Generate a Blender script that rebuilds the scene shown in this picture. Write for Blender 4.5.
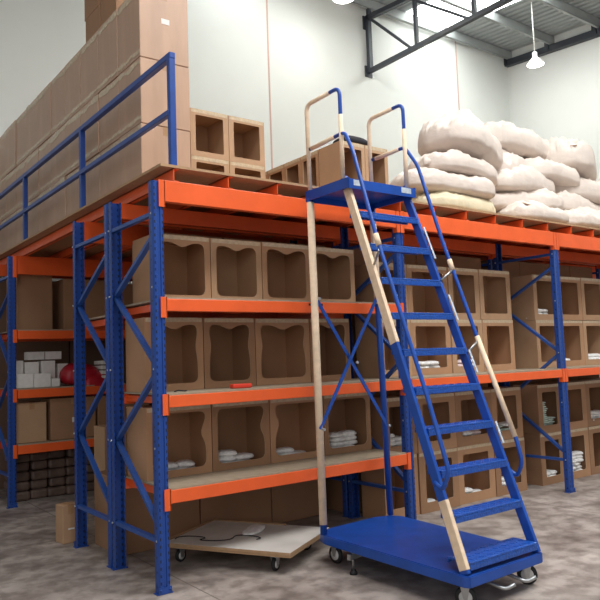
import bpy, bmesh, math, random
from mathutils import Vector, Matrix, noise

C = bpy.context.scene.collection
for o in list(bpy.data.objects):
    bpy.data.objects.remove(o)
R = random.Random(7)

# ------------------------------------------------------------------ camera
def make_camera():
    y, p, r = math.radians(36.63), math.radians(4.77), math.radians(-2.05)
    fwd = Vector((math.sin(y)*math.cos(p), math.cos(y)*math.cos(p), math.sin(p)))
    right = Vector((math.cos(y), -math.sin(y), 0)); up = right.cross(fwd)
    rr = right*math.cos(r) + up*math.sin(r)
    uu = -right*math.sin(r) + up*math.cos(r)
    m = Matrix((rr, uu, -fwd)).transposed().to_4x4()
    m.translation = Vector((-2.18, -4.62, 1.6))
    cd = bpy.data.cameras.new('camera'); cd.sensor_width = 36; cd.lens = 699/600*36
    co = bpy.data.objects.new('camera', cd); C.objects.link(co); co.matrix_world = m
    bpy.context.scene.camera = co
make_camera()

# ------------------------------------------------------------------ world, exposure, lights
sc = bpy.context.scene
sc.view_settings.view_transform = 'Standard'
sc.view_settings.look = 'None'
sc.view_settings.gamma = 1
sc.view_settings.use_curve_mapping = False
sc.view_settings.exposure = 0.2
WORLD_STRENGTH = 0.27
SKYLIGHT_STRENGTH = 4.0
LAMP_W = 60
w = bpy.data.worlds.new('world'); sc.world = w; w.use_nodes = True
w.node_tree.nodes['Background'].inputs[0].default_value = (0.97, 0.985, 0.98, 1)
w.node_tree.nodes['Background'].inputs[1].default_value = WORLD_STRENGTH

def area(name, loc, rot, sx, sy, power, col=(1, .995, .98)):
    l = bpy.data.lights.new(name, 'AREA'); l.shape = 'RECTANGLE'; l.size = sx; l.size_y = sy
    l.energy = power; l.color = col
    o = bpy.data.objects.new(name, l); C.objects.link(o); o.location = loc; o.rotation_euler = rot
    return o
# added fill lamp, source unseen, behind and to the left of the camera
area('front_fill', (-7.0, -9.0, 4.2), (math.radians(74), 0, math.radians(-38)), 6, 5, 150)
# added overhead fill lamp near the camera, to light the front beams
area('overhead_fill', (2.0, -3.9, 8.4), (0, 0, 0), 9, 3.5, 760)

# ------------------------------------------------------------------ materials
def srgb(h):
    h = h.lstrip('#'); v = [int(h[i:i+2], 16)/255 for i in (0, 2, 4)]
    return tuple(c/12.92 if c <= .04045 else ((c+.055)/1.055)**2.4 for c in v) + (1,)

def mat(name, col, rough=.5, metal=0, var=.0, scale=6, bump=0, bscale=40, spec=.5, stretch=None, alpha=None, coat=0):
    m = bpy.data.materials.new(name); m.use_nodes = True
    nt = m.node_tree; b = nt.nodes['Principled BSDF']
    c = srgb(col); b.inputs['Base Color'].default_value = c
    b.inputs['Roughness'].default_value = rough; b.inputs['Metallic'].default_value = metal
    b.inputs['Specular IOR Level'].default_value = spec
    if coat: b.inputs['Coat Weight'].default_value = coat; b.inputs['Coat Roughness'].default_value = .25
    if alpha is not None: b.inputs['Alpha'].default_value = alpha
    tc = nt.nodes.new('ShaderNodeTexCoord'); mp = nt.nodes.new('ShaderNodeMapping')
    nt.links.new(tc.outputs['Object'], mp.inputs[0])
    if stretch: mp.inputs['Scale'].default_value = stretch
    if var:
        n = nt.nodes.new('ShaderNodeTexNoise'); n.inputs['Scale'].default_value = scale
        n.inputs['Detail'].default_value = 5
        nt.links.new(mp.outputs[0], n.inputs[0])
        rp = nt.nodes.new('ShaderNodeValToRGB')
        rp.color_ramp.elements[0].position = .3; rp.color_ramp.elements[1].position = .7
        rp.color_ramp.elements[0].color = tuple(x*(1-var) for x in c[:3]) + (1,)
        rp.color_ramp.elements[1].color = tuple(min(1, x*(1+var)) for x in c[:3]) + (1,)
        nt.links.new(n.outputs[0], rp.inputs[0]); nt.links.new(rp.outputs[0], b.inputs['Base Color'])
    if bump:
        n2 = nt.nodes.new('ShaderNodeTexNoise'); n2.inputs['Scale'].default_value = bscale
        nt.links.new(mp.outputs[0], n2.inputs[0])
        bp = nt.nodes.new('ShaderNodeBump'); bp.inputs['Strength'].default_value = bump; bp.inputs['Distance'].default_value = .01
        nt.links.new(n2.outputs[0], bp.inputs['Height']); nt.links.new(bp.outputs[0], b.inputs['Normal'])
    return m

def emit(name, col, s):
    m = bpy.data.materials.new(name); m.use_nodes = True
    b = m.node_tree.nodes['Principled BSDF']
    b.inputs['Base Color'].default_value = srgb(col)
    b.inputs['Emission Color'].default_value = srgb(col); b.inputs['Emission Strength'].default_value = s
    return m

BLUE = mat('blue_paint', '#1d4592', .38, var=.12, scale=9)
BLUE_L = mat('ladder_blue_paint', '#184ca6', .33, var=.14, scale=7)
BRACE = mat('brace_blue_paint', '#2a529c', .4, var=.1, scale=8)
ORANGE = mat('orange_paint', '#f2652f', .36, var=.06, scale=5)
CARD = mat('cardboard', '#b48a68', .72, var=.07, scale=3, bump=.05, bscale=25)
CARD2 = mat('cardboard_dull', '#a17a5b', .75, var=.08, scale=3, bump=.05, bscale=25)
CARD3 = mat('cardboard_pale', '#b89372', .7, var=.07, scale=4, bump=.05, bscale=25)
CARDW = mat('wrapped_cardboard', '#b8947a', .5, var=.09, scale=2.2, bump=.12, bscale=9, stretch=(3, 3, .6), coat=.25)
CARDE = mat('cardboard_cut_edge', '#cdb08c', .8)
TAPE = mat('clear_tape', '#cbb698', .22, var=.15, scale=30, bump=.3, bscale=60)
TAPEB = mat('brown_tape', '#a98460', .3)
WHITE = mat('white_paper', '#e6e3de', .6, var=.05, scale=20)
PACKM = mat('white_plastic_film', '#efeeec', .3, var=.14, scale=30, bump=.5, bscale=35)
PACKP = mat('pinkish_film', '#d8c2c0', .35, var=.2, scale=25, bump=.4, bscale=35)
GREENP = mat('pale_green_film', '#d3e2d6', .35, var=.16, scale=30, bump=.4, bscale=30)
CHIP = mat('chipboard', '#b08d6a', .75, var=.1, scale=22)
CHIPG = mat('grey_chipboard', '#a2917b', .75, var=.1, scale=14)
STEEL = mat('galvanised_steel', '#a9abac', .35, metal=.85)
BOLT = mat('bolt_zinc', '#c9ccd0', .3, metal=.7)
RUBBER = mat('black_rubber', '#1b1b1d', .6)
HUBM = mat('wheel_hub_plastic', '#d5d5d3', .4)
WRAP = mat('peeling_paper_wrap', '#ead0b2', .75, var=.1, scale=18, bump=.2, bscale=30)
CLOTH = mat('woven_sack', '#ddd0c6', .85, var=.05, scale=5, bump=.7, bscale=13, stretch=(.7, 1.6, 1.6))
CLOTHY = mat('woven_sack_yellowed', '#e2d6b8', .8, var=.08, scale=6, bump=.35, bscale=26)
DARK = mat('black_cloth', '#26242a', .8)
RED = mat('red_film', '#b01c2c', .4, var=.15, scale=12, bump=.4, bscale=20)
TRUSSM = mat('truss_dark_paint', '#343840', .5)
PURLM = mat('purlin_galvanised', '#a3a8a8', .55, var=.1, scale=2)
SKYL = emit('translucent_roof_sheet', '#fbfdfb', SKYLIGHT_STRENGTH)
LAMPE = emit('lamp_glow', '#fff6e0', 12)
REFL = mat('lamp_reflector', '#f0efea', .35)
LAMIN = mat('melamine_board_face', '#d9d4cd', .45, var=.08, scale=5)

# wall: off white panels
WALL = mat('wall_paint', '#dde0dc', .7, var=.02, scale=1.2)
WALLR = mat('wall_paint_right', '#dadcd9', .7, var=.02, scale=1.2)
SEAMM = mat('panel_sealant', '#c9a99c', .7)

def floor_mat():
    m = bpy.data.materials.new('concrete_floor'); m.use_nodes = True
    nt = m.node_tree; N = nt.nodes; L = nt.links; b = N['Principled BSDF']
    tc = N.new('ShaderNodeTexCoord')
    def ns(sc_, det, st=None):
        n = N.new('ShaderNodeTexNoise'); n.inputs['Scale'].default_value = sc_; n.inputs['Detail'].default_value = det
        if st:
            mp = N.new('ShaderNodeMapping'); mp.inputs['Scale'].default_value = st; L.new(tc.outputs['Object'], mp.inputs[0]); L.new(mp.outputs[0], n.inputs[0])
        else: L.new(tc.outputs['Object'], n.inputs[0])
        return n
    a = ns(1.3, 8, (1, 1.8, 1)); c = ns(7, 8); d = ns(60, 3)
    r1 = N.new('ShaderNodeValToRGB'); e = r1.color_ramp.elements
    e[0].position = .33; e[0].color = srgb('#857972'); e[1].position = .68; e[1].color = srgb('#bdb2aa')
    L.new(a.outputs[0], r1.inputs[0])
    r2 = N.new('ShaderNodeValToRGB'); e = r2.color_ramp.elements
    e[0].position = .38; e[0].color = (.5, .475, .46, 1); e[1].position = .58; e[1].color = (1, 1, 1, 1)
    L.new(c.outputs[0], r2.inputs[0])
    mx = N.new('ShaderNodeMix'); mx.data_type = 'RGBA'; mx.blend_type = 'MULTIPLY'; mx.inputs[0].default_value = .75
    L.new(r1.outputs[0], mx.inputs[6]); L.new(r2.outputs[0], mx.inputs[7])
    # saw-cut joint running along Y
    sp = N.new('ShaderNodeSeparateXYZ'); L.new(tc.outputs['Object'], sp.inputs[0])
    def M(op, x, y_=None, z_=None):
        n = N.new('ShaderNodeMath'); n.operation = op
        for i, v in enumerate((x, y_, z_)):
            if v is None: continue
            if isinstance(v, (int, float)): n.inputs[i].default_value = v
            else: L.new(v, n.inputs[i])
        return n.outputs[0]
    jx = M('LESS_THAN', M('ABSOLUTE', M('SUBTRACT', M('MODULO', M('ADD', sp.outputs[0], 19.78), 4.0), 0.0)), .012)
    jy = M('LESS_THAN', M('ABSOLUTE', M('SUBTRACT', M('MODULO', M('ADD', sp.outputs[1], 21.9), 6.0), 0.0)), .012)
    j = M('MULTIPLY', M('MAXIMUM', jx, jy), .55)
    mj = N.new('ShaderNodeMix'); mj.data_type = 'RGBA'; L.new(j, mj.inputs[0]); L.new(mx.outputs[2], mj.inputs[6])
    mj.inputs[7].default_value = srgb('#4a4038'); L.new(mj.outputs[2], b.inputs['Base Color'])
    rr = N.new('ShaderNodeMapRange'); rr.inputs[3].default_value = .42; rr.inputs[4].default_value = .7
    L.new(c.outputs[0], rr.inputs[0]); L.new(rr.outputs[0], b.inputs['Roughness'])
    bp = N.new('ShaderNodeBump'); bp.inputs['Strength'].default_value = .12; bp.inputs['Distance'].default_value = .01
    L.new(d.outputs[0], bp.inputs['Height']); L.new(bp.outputs[0], b.inputs['Normal'])
    return m
FLOORM = floor_mat()

def roof_mat():
    m = bpy.data.materials.new('corrugated_roof_sheet'); m.use_nodes = True
    nt = m.node_tree; b = nt.nodes['Principled BSDF']
    b.inputs['Base Color'].default_value = srgb('#c4c9c9'); b.inputs['Roughness'].default_value = .5
    return m
ROOFM = roof_mat()

def post_mat():
    """blue upright with rows of dark punched slots, in the post's own coordinates"""
    m = bpy.data.materials.new('punched_blue_upright'); m.use_nodes = True
    nt = m.node_tree; N = nt.nodes; L = nt.links; b = N['Principled BSDF']
    b.inputs['Roughness'].default_value = .38
    tc = N.new('ShaderNodeTexCoord'); sp = N.new('ShaderNodeSeparateXYZ'); L.new(tc.outputs['Object'], sp.inputs[0])
    gm = N.new('ShaderNodeNewGeometry'); 
    vt = N.new('ShaderNodeVectorTransform'); vt.vector_type = 'NORMAL'; vt.convert_from = 'WORLD'; vt.convert_to = 'OBJECT'
    L.new(gm.outputs['Normal'], vt.inputs[0]); sn = N.new('ShaderNodeSeparateXYZ'); L.new(vt.outputs[0], sn.inputs[0])
    def M(op, x, y_=None):
        n = N.new('ShaderNodeMath'); n.operation = op
        for i, v in enumerate((x, y_)):
            if v is None: continue
            if isinstance(v, (int, float)): n.inputs[i].default_value = v
            else: L.new(v, n.inputs[i])
        return n.outputs[0]
    zf = M('ABSOLUTE', M('SUBTRACT', M('FRACT', M('DIVIDE', sp.outputs[2], .05)), .5))
    zz = M('LESS_THAN', zf, .21)
    ax = M('ABSOLUTE', sp.outputs[0])
    fx = M('LESS_THAN', M('ABSOLUTE', M('SUBTRACT', ax, .032)), .0065)
    front = M('GREATER_THAN', M('ABSOLUTE', sn.outputs[1]), .7)
    sy = M('LESS_THAN', M('ABSOLUTE', M('SUBTRACT', M('ABSOLUTE', sp.outputs[1]), .003)), .005)
    zs = M('LESS_THAN', M('ABSOLUTE', M('SUBTRACT', M('FRACT', M('DIVIDE', sp.outputs[2], .1)), .5)), .07)
    side = M('GREATER_THAN', M('ABSOLUTE', sn.outputs[0]), .7)
    h1 = M('MULTIPLY', M('MULTIPLY', zz, fx), front)
    h2 = M('MULTIPLY', M('MULTIPLY', zs, sy), side)
    h = M('MAXIMUM', h1, h2)
    n = N.new('ShaderNodeTexNoise'); n.inputs['Scale'].default_value = 9; L.new(tc.outputs['Object'], n.inputs[0])
    rp = N.new('ShaderNodeValToRGB'); rp.color_ramp.elements[0].color = srgb('#193c86'); rp.color_ramp.elements[1].color = srgb('#244e9e')
    L.new(n.outputs[0], rp.inputs[0])
    mx = N.new('ShaderNodeMix'); mx.data_type = 'RGBA'; L.new(h, mx.inputs[0]); L.new(rp.outputs[0], mx.inputs[6])
    mx.inputs[7].default_value = srgb('#0c1636'); L.new(mx.outputs[2], b.inputs['Base Color'])
    return m
POSTM = post_mat()

# ------------------------------------------------------------------ mesh helpers
class MB:
    def __init__(s): s.bm = bmesh.new()
    def box(s, x0, y0, z0, x1, y1, z1, bev=0, rot=None, piv=None):
        vs = [s.bm.verts.new(p) for p in ((x0,y0,z0),(x1,y0,z0),(x1,y1,z0),(x0,y1,z0),(x0,y0,z1),(x1,y0,z1),(x1,y1,z1),(x0,y1,z1))]
        fs = [s.bm.faces.new([vs[i] for i in f]) for f in ((3,2,1,0),(4,5,6,7),(0,1,5,4),(1,2,6,5),(2,3,7,6),(3,0,4,7))]
        if rot is not None:
            bmesh.ops.rotate(s.bm, verts=vs, cent=Vector(piv or (0,0,0)), matrix=rot)
        if bev:
            es = list({e for f in fs for e in f.edges})
            bmesh.ops.bevel(s.bm, geom=es, offset=bev, segments=2, affect='EDGES', profile=.5)
        return s
    def bar(s, p, q, w_, h_, upv=(0,0,1), bev=0):
        p, q = Vector(p), Vector(q); d = (q-p).normalized(); u = Vector(upv)
        if abs(d.dot(u)) > .98: u = Vector((0,1,0))
        a = d.cross(u).normalized(); b = a.cross(d).normalized()
        vs = []
        for c in (p, q):
            for sa, sb in ((-1,-1),(1,-1),(1,1),(-1,1)):
                vs.append(s.bm.verts.new(c + a*sa*w_/2 + b*sb*h_/2))
        fs = [s.bm.faces.new([vs[i] for i in f]) for f in ((0,1,2,3),(7,6,5,4),(0,4,5,1),(1,5,6,2),(2,6,7,3),(3,7,4,0))]
        if bev:
            es = list({e for f in fs for e in f.edges})
            bmesh.ops.bevel(s.bm, geom=es, offset=bev, segments=2, affect='EDGES', profile=.5)
        return s
    def tube(s, pts, r, n=12, caps=True):
        pts = [Vector(p) for p in pts]; rings = []; ref = None
        for i, p in enumerate(pts):
            d = ((pts[i+1]-p) if i < len(pts)-1 else (p-pts[i-1])).normalized()
            if 0 < i < len(pts)-1: d = ((pts[i+1]-p).normalized() + (p-pts[i-1]).normalized()).normalized()
            if ref is None: ref = Vector((1,0,0)) if abs(d.x) < .8 else Vector((0,1,0))
            a = (ref - d*ref.dot(d)).normalized(); ref = a; b = d.cross(a)
            rr = r[i] if isinstance(r, (list, tuple)) else r
            rings.append([s.bm.verts.new(p + (a*math.cos(t*2*math.pi/n) + b*math.sin(t*2*math.pi/n))*rr) for t in range(n)])
        for i in range(len(rings)-1):
            for t in range(n):
                f = s.bm.faces.new((rings[i][t], rings[i][(t+1)%n], rings[i+1][(t+1)%n], rings[i+1][t])); f.smooth = True
        if caps:
            s.bm.faces.new(rings[0][::-1]); s.bm.faces.new(rings[-1])
        return s
    def lathe(s, prof, c=(0,0,0), axis='z', n=20, caps=True):
        rings = []
        for r, h in prof:
            ring = []
            for t in range(n):
                a = t*2*math.pi/n; u, v = r*math.cos(a), r*math.sin(a)
                q = (u, v, h) if axis == 'z' else ((h, u, v) if axis == 'x' else (u, h, v))
                ring.append(s.bm.verts.new(Vector(q)+Vector(c)))
            rings.append(ring)
        for i in range(len(rings)-1):
            for t in range(n):
                f = s.bm.faces.new((rings[i][t], rings[i][(t+1)%n], rings[i+1][(t+1)%n], rings[i+1][t])); f.smooth = True
        if caps and prof[0][0] > 1e-4: s.bm.faces.new(rings[0][::-1])
        if caps and prof[-1][0] > 1e-4: s.bm.faces.new(rings[-1])
        return s
    def poly(s, pts, d, axis='z'):
        """extrude outline pts by vector d"""
        a = [s.bm.verts.new(p) for p in pts]; b = [s.bm.verts.new(Vector(p)+Vector(d)) for p in pts]
        s.bm.faces.new(a[::-1]); s.bm.faces.new(b)
        for i in range(len(a)):
            j = (i+1) % len(a); s.bm.faces.new((a[i], a[j], b[j], b[i]))
        return s
    def mesh(s, name, m):
        bmesh.ops.recalc_face_normals(s.bm, faces=s.bm.faces)
        me = bpy.data.meshes.new(name); s.bm.to_mesh(me); s.bm.free()
        for q in (m if isinstance(m, (list, tuple)) else [m]): me.materials.append(q)
        return me
    def build(s, name, m, parent=None, loc=(0,0,0)):
        return put(name, s.mesh(name, m), parent, loc)

def put(name, me, parent=None, loc=(0,0,0), rot=None):
    o = bpy.data.objects.new(name, me); C.objects.link(o); o.location = loc
    if rot: o.rotation_euler = rot
    if parent: o.parent = parent
    return o

def tag(o, label, cat, group=None, kind=None):
    o['label'] = label; o['category'] = cat
    if group: o['group'] = group
    if kind: o['kind'] = kind
    return o

def thing(name, label, cat, loc=(0,0,0), rz=0, group=None):
    o = bpy.data.objects.new(name, None); C.objects.link(o); o.location = loc; o.rotation_euler = (0,0,rz)
    o.empty_display_size = .1
    return tag(o, label, cat, group)

def struct(o, label=None, cat='structure'):
    o['kind'] = 'structure'
    return o

def copy_thing(src, loc, rz=None, label=None):
    r = src.copy(); C.objects.link(r); r.location = loc
    if rz is not None: r.rotation_euler = (0,0,rz)
    if label: r['label'] = label
    for ch in src.children:
        c = ch.copy(); C.objects.link(c); c.parent = r
        for g in ch.children:
            d = g.copy(); C.objects.link(d); d.parent = c
    return r

# ------------------------------------------------------------------ setting
YW, XW, ZW = 6.3, 13.02, 9.02
b = MB(); b.box(-9, -10, -.15, XW+.3, YW+.3, 0); struct(b.build('floor', FLOORM))
b = MB(); b.box(-9, YW, 0, XW+.2, YW+.2, 9.6); struct(b.build('wall_back', WALL))
b = MB(); b.box(XW, -4.5, 0, XW+.2, YW, 9.6); struct(b.build('wall_right', WALLR))
for i, (x, wd) in enumerate(((5.38, .035), (10.98, .035))):
    b = MB(); b.box(x-wd/2, YW-.006, 2.9, x+wd/2, YW, 9.4)
    struct(b.build('trim_%d' % (i+1), SEAMM))
b = MB(); b.box(XW-.012, YW-.03, 0, XW, YW, 9.0); b.box(XW-.03, YW-.012, 0, XW, YW, 9.0)
struct(b.build('trim_3', WALL))

SL = .075
def rz_(y): return 9.42 - SL*(YW-y)
SKY = ((3.9, 4.9), (9.15, 10.7))
def corrugated(x0, x1, y0, y1, name, m):
    b_ = MB(); n = int((x1-x0)/.19); prev = None
    for i in range(n):
        xa = x0 + (x1-x0)*i/n; w_ = (x1-x0)/n
        for f, dz in ((0, 0), (.5, 0), (.62, .035), (.88, .035), (1.0, 0)):
            x = xa + w_*f
            cur = (b_.bm.verts.new((x, y0, rz_(y0)+dz)), b_.bm.verts.new((x, y1, rz_(y1)+dz)))
            if prev and (f or i): b_.bm.faces.new((prev[0], cur[0], cur[1], prev[1]))
            prev = cur
    for v in b_.bm.verts: pass
    geom = bmesh.ops.solidify(b_.bm, geom=list(b_.bm.faces), thickness=.004)
    return struct(b_.build(name, m))
Y0R = -4.5
corrugated(-1.5, SKY[0][0], Y0R, YW, 'ceiling', ROOFM)
corrugated(SKY[0][1], SKY[1][0], Y0R, YW, 'ceiling', ROOFM)
corrugated(SKY[1][1], XW, Y0R, YW, 'ceiling', ROOFM)
for k, (a, c) in enumerate(SKY):
    corrugated(a, c, Y0R, YW, 'window_%d' % (k+1), SKYL)
# purlins (C sections along X)
y = YW-.12; k = 0
while y > Y0R:
    z = rz_(y)-.012
    b = MB(); b.box(-1.5, y-.03, z-.22, XW, y-.022, z); b.box(-1.5, y-.03, z-.008, XW, y+.04, z); b.box(-1.5, y-.03, z-.22, XW, y+.04, z-.212)
    o = b.build('purlin', PURLM); tag(o, 'galvanised roof purlin, number counted from the back wall: %s' % ('first', 'second', 'third', 'fourth', 'fifth', 'sixth', 'seventh', 'eighth', 'ninth', 'tenth')[k], 'beam', 'roof purlins')
    struct(o); k += 1
    y -= 1.25
# raking beam on the right wall with cleats
b = MB(); b.bar((XW-.07, YW, 9.1), (XW-.07, Y0R, 9.1-SL*(YW-Y0R)), .14, .16)
y = YW-.12
while y > Y0R:
    z = rz_(y); b.box(XW-.16, y+.04, z-.36, XW-.06, y+.055, z-.02); b.box(XW-.16, y+.04, z-.36, XW-.15, y+.16, z-.02); y -= 1.25
struct(b.build('trim_4', TRUSSM))

# roof truss
t = thing('roof_truss', 'dark steel roof truss reaching out from the back wall overhead', 'truss', (8.02, YW, 7.79))
def tz(y): return 9.0-.09*(YW-y)-7.79
b = MB(); b.bar((0, -.05, 0), (0, -9.5, 0), .09, .09); b.build('bottom_chord', TRUSSM, t)
b = MB(); b.bar((0, -.05, tz(YW)), (0, -9.5, tz(YW-9.5)), .1, .1); b.build('top_chord', TRUSSM, t)
b = MB(); b.box(-.05, -.12, -.04, .05, -.03, 1.25); b.box(-.1, -.03, -.12, .1, 0, .12); b.box(-.1, -.03, .95, .1, 0, 1.25); b.build('end_plate', TRUSSM, t)
for yy in (4.83, 3.36, 1.9, .4, -1.1, -2.6):
    b = MB(); b.bar((0, yy-YW, 0), (0, yy-YW, tz(yy)), .07, .07); b.build('web_post', TRUSSM, t)
ys = (YW-.12, 4.95, 3.46, 2.0, .5, -1.0)
for i in range(len(ys)-1):
    b = MB(); b.bar((0, ys[i]-YW, tz(ys[i]) - .02), (0, ys[i+1]-YW, .0), .055, .055); b.build('web_diagonal', TRUSSM, t)
b = MB()
for yy in (YW-.1, YW-1.35, YW-2.6, YW-3.85): b.box(-.05, yy-YW-.03, tz(yy), .05, yy-YW+.03, rz_(yy)-7.79-.2)
b.build('cleat', TRUSSM, t)

# high bay lamps
def highbay(loc, label, rod, s=1.0, power=LAMP_W):
    t = thing('high_bay_lamp', label, 'lamp', loc, 0, 'high bay lamps')
    b = MB(); b.lathe([(.175*s,0),(.185*s,.005),(.16*s,.05),(.1*s,.12),(.055*s,.16),(.05*s,.15),(.15*s,.05),(.175*s,0)], n=28, caps=False); b.build('reflector', REFL, t)
    b = MB(); b.lathe([(.05*s,.15),(.055*s,.16),(.055*s,.26),(.03*s,.29),(.0,.29)], n=20); b.build('ballast_housing', REFL, t)
    b = MB(); b.tube([(0,0,.28),(0,0,rod)], .012); b.build('rod', REFL, t)
    b = MB(); b.lathe([(0,-.0),(.03*s,.01),(.045*s,.05),(.03*s,.1),(0.0,.13)], n=16); b.build('bulb', LAMPE, t)
    l = bpy.data.lights.new('bulb_light', 'POINT'); l.energy = power; l.shadow_soft_size = .12; l.color = (1, .98, .94)
    lo = bpy.data.objects.new('bulb_light', l); C.objects.link(lo); lo.parent = t; lo.location = (0,0,-.08)
    return t
highbay((10.95, 4.1, 7.82), 'white bell shaped lamp hanging on a rod near the right wall', 1.42)
highbay((6.2, 4.93, 8.33), 'white bell shaped lamp at the top edge, left of the truss', .95, 1.15)

# ------------------------------------------------------------------ pallet racking
def post_mesh(h):
    w_, d, g = .045, .0325, .008
    prof = [(-w_, d), (-w_, -.018), (-w_+.01, -d), (-.016, -d), (-.012, -d+g), (.012, -d+g), (.016, -d), (w_-.01, -d), (w_, -.018), (w_, d), (w_-.012, d), (w_-.012, d-.01), (w_-.006, -.012), (-w_+.006, -.012), (-w_+.012, d-.01), (-w_+.012, d)]
    b_ = MB(); b_.poly([(x, y, 0) for x, y in prof], (0, 0, h)); return b_.mesh('upright_post', POSTM)
PM = post_mesh(2.93)
def foot_mesh():
    b_ = MB(); b_.box(-.06, -.033, 0, .06, .033, .006); b_.box(-.049, -.0365, .006, .049, -.0332, .05)
    for x in (-.035, .035): b_.lathe([(.008, 0), (.008, -.006), (0, -.006)], (x, -.0365, .03), 'y', n=8)
    return b_.mesh('foot_plate', BLUE)
FM = foot_mesh()
def bolt_mesh():
    b_ = MB(); b_.lathe([(.008, 0), (.008, .01), (0, .01)], (0, 0, 0), 'x', 8); return b_.mesh('bolt', BOLT)
BM_ = bolt_mesh()

def frame(root, x, y0, y1, h=2.93, low=True):
    """upright frame: two posts, braces"""
    for y_, fl in ((y0+.0325, 0), (y1-.0325, math.pi)):
        p = put('upright_post', PM, root, (x, y_, 0), (0, 0, fl)); put('foot_plate', FM, p)
        for z in (.36, 1.0, 1.56, 2.15, 2.69):
            put('bolt', BM_, p, (-.047 if fl == 0 else .047, 0, z), None if fl == 0 else None)
    ya, yb = y0+.035, y1-.035
    def br(p, q):
        b_ = MB(); b_.bar(p, q, .028, .04, (1, 0, 0)); b_.build('brace', BRACE, root)
    for z in (.36, 2.69): br((x-.02, ya, z), (x-.02, yb, z))
    z = [(ya, 2.56), (yb, 2.15), (ya, 1.56), (yb, 1.0), (ya, .42)]
    for i in range(4): br((x, z[i][0], z[i][1]), (x, z[i+1][0], z[i+1][1]))

def beam(root, xa, xb, y, ztop, h, fy=-1, tabs=True):
    """box beam along X whose face is at y, facing fy"""
    d = .05; x0, x1 = xa+.047, xb-.047
    ya, yb = (y-.004, y+d) if fy < 0 else (y-d, y+.004)
    b_ = MB(); b_.box(x0, ya, ztop-h, x1, yb, ztop, .004)
    o = b_.build('beam', ORANGE, root)
    if tabs:
        for xs, sg in ((xa, 1), (xb, -1)):
            b_ = MB(); hh = max(h+.055, .15)
            yf = y-.007 if fy < 0 else y+.001
            xi, xo = xs+sg*.004, xs+sg*.055
            tp = ztop+(.012 if ztop < 2.9 else -.002); b_.box(min(xi, xo), yf, ztop-hh+.012, max(xi, xo), yf+.006, tp, .0015)
            b_.box(min(xs+sg*.047, xs+sg*.053), min(yf, yf-fy*.05), ztop-hh+.012, max(xs+sg*.047, xs+sg*.053), max(yf, yf-fy*.05), tp)
            b_.build('connector', ORANGE, o)
    return o

def shelf(root, xa, xb, y0, y1, ztop, h, board=True, bars=(.1, .9, 1.6)):
    beam(root, xa, xb, y0, ztop, h, -1); beam(root, xa, xb, y1, ztop, h, 1)
    for t_ in bars:
        b_ = MB(); b_.box(xa+t_-.02, y0+.05, ztop-h*.75, xa+t_+.02, y1-.05, ztop-.014); b_.build('cross_bar', ORANGE, root)
    if board:
        b_ = MB(); b_.box(xa+.05, y0+.004, ztop-.014+.0145, xb-.05, y1-.004, ztop+.014); b_.build('shelf_board', CHIPG, root)

XS = (0, 2.45, 4.95, 7.4, 9.85)
L1, L2, L3, LT = 2.065, 1.367, .70, 2.94
r1 = thing('pallet_rack', 'front row of blue and orange pallet racking holding the windowed cartons', 'rack', (0, 0, 0))
for x in XS: frame(r1, x, 0, .86)
for i in range(4):
    beam(r1, XS[i], XS[i+1], 0, LT, .16, -1); beam(r1, XS[i], XS[i+1], .86, LT-.01, .13, 1)
    shelf(r1, XS[i], XS[i+1], 0, .86, L2, .085)
shelf(r1, 0, 2.45, 0, .86, L1, .09); shelf(r1, 0, 2.45, 0, .86, L3, .092)
r2 = thing('pallet_rack', 'second row of racking standing back to back behind the front row', 'rack', (0, .882, 0))
for x in XS: frame(r2, x, 0, .86)
for i in range(4):
    beam(r2, XS[i], XS[i+1], 0, LT, .15, -1); beam(r2, XS[i], XS[i+1], .86, LT, .2, 1)
shelf(r2, 0, 2.45, 0, .86, L1-.05, .09)
r3 = thing('pallet_rack', 'shadowed far row of racking under the deck at the left edge', 'rack', (0, 4.0, 0))
for x in (0, 2.45, 4.95): frame(r3, x, 0, .86)
for i in range(2):
    beam(r3, XS[i], XS[i+1], 0, LT, .22, -1); beam(r3, XS[i], XS[i+1], .86, LT, .15, 1)
    shelf(r3, XS[i], XS[i+1], 0, .86, L1-.02, .1); shelf(r3, XS[i], XS[i+1], 0, .86, L2-.02, .1); shelf(r3, XS[i], XS[i+1], 0, .86, L3, .1)

# ------------------------------------------------------------------ mezzanine deck
dk = thing('mezzanine_deck', 'chipboard deck on orange joists lying over the racking', 'platform', (0, 0, LT))
x = .15; k = 0
while x < 10.0:
    b = MB(); y1 = 6.2
    b.box(x-.022, 0, 0.002, x-.016, y1, .1); b.box(x-.022, 0, 0.002, x+.022, y1, .008); b.box(x-.022, 0, .092, x+.022, y1, .1)
    b.build('joist', ORANGE, dk); x += .468
xx = .02
while xx < 10.1:
    for yy, y2 in ((-.01, 1.22), (1.224, 2.44), (2.444, 3.66), (3.664, 4.88), (4.884, 6.2)):
        b = MB(); b.box(xx, yy, .101, min(xx+2.396, 10.1), y2, .121); b.build('deck_board', CHIP, dk)
    xx += 2.4
ZD = LT+.121

# guardrail
gr = thing('guardrail', 'blue square tube guardrail along the left edge of the deck', 'railing', (.175, 0, ZD))
for yy in (.1, 2.08, 4.1, 6.1):
    b = MB(); b.box(-.026, yy-.026, .003, .026, yy+.026, .9, .006); b.box(-.05, yy-.05, 0, .05, yy+.05, .008); b.build('rail_post', BLUE, gr)
b = MB(); b.bar((0, .07, .885), (0, 6.13, .885), .05, .05, bev=.006); b.build('top_rail', BLUE, gr)
b = MB(); b.bar((-.012, .1, .44), (-.012, 6.13, .44), .042, .045, bev=.006); b.build('mid_rail', BLUE, gr)

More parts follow.
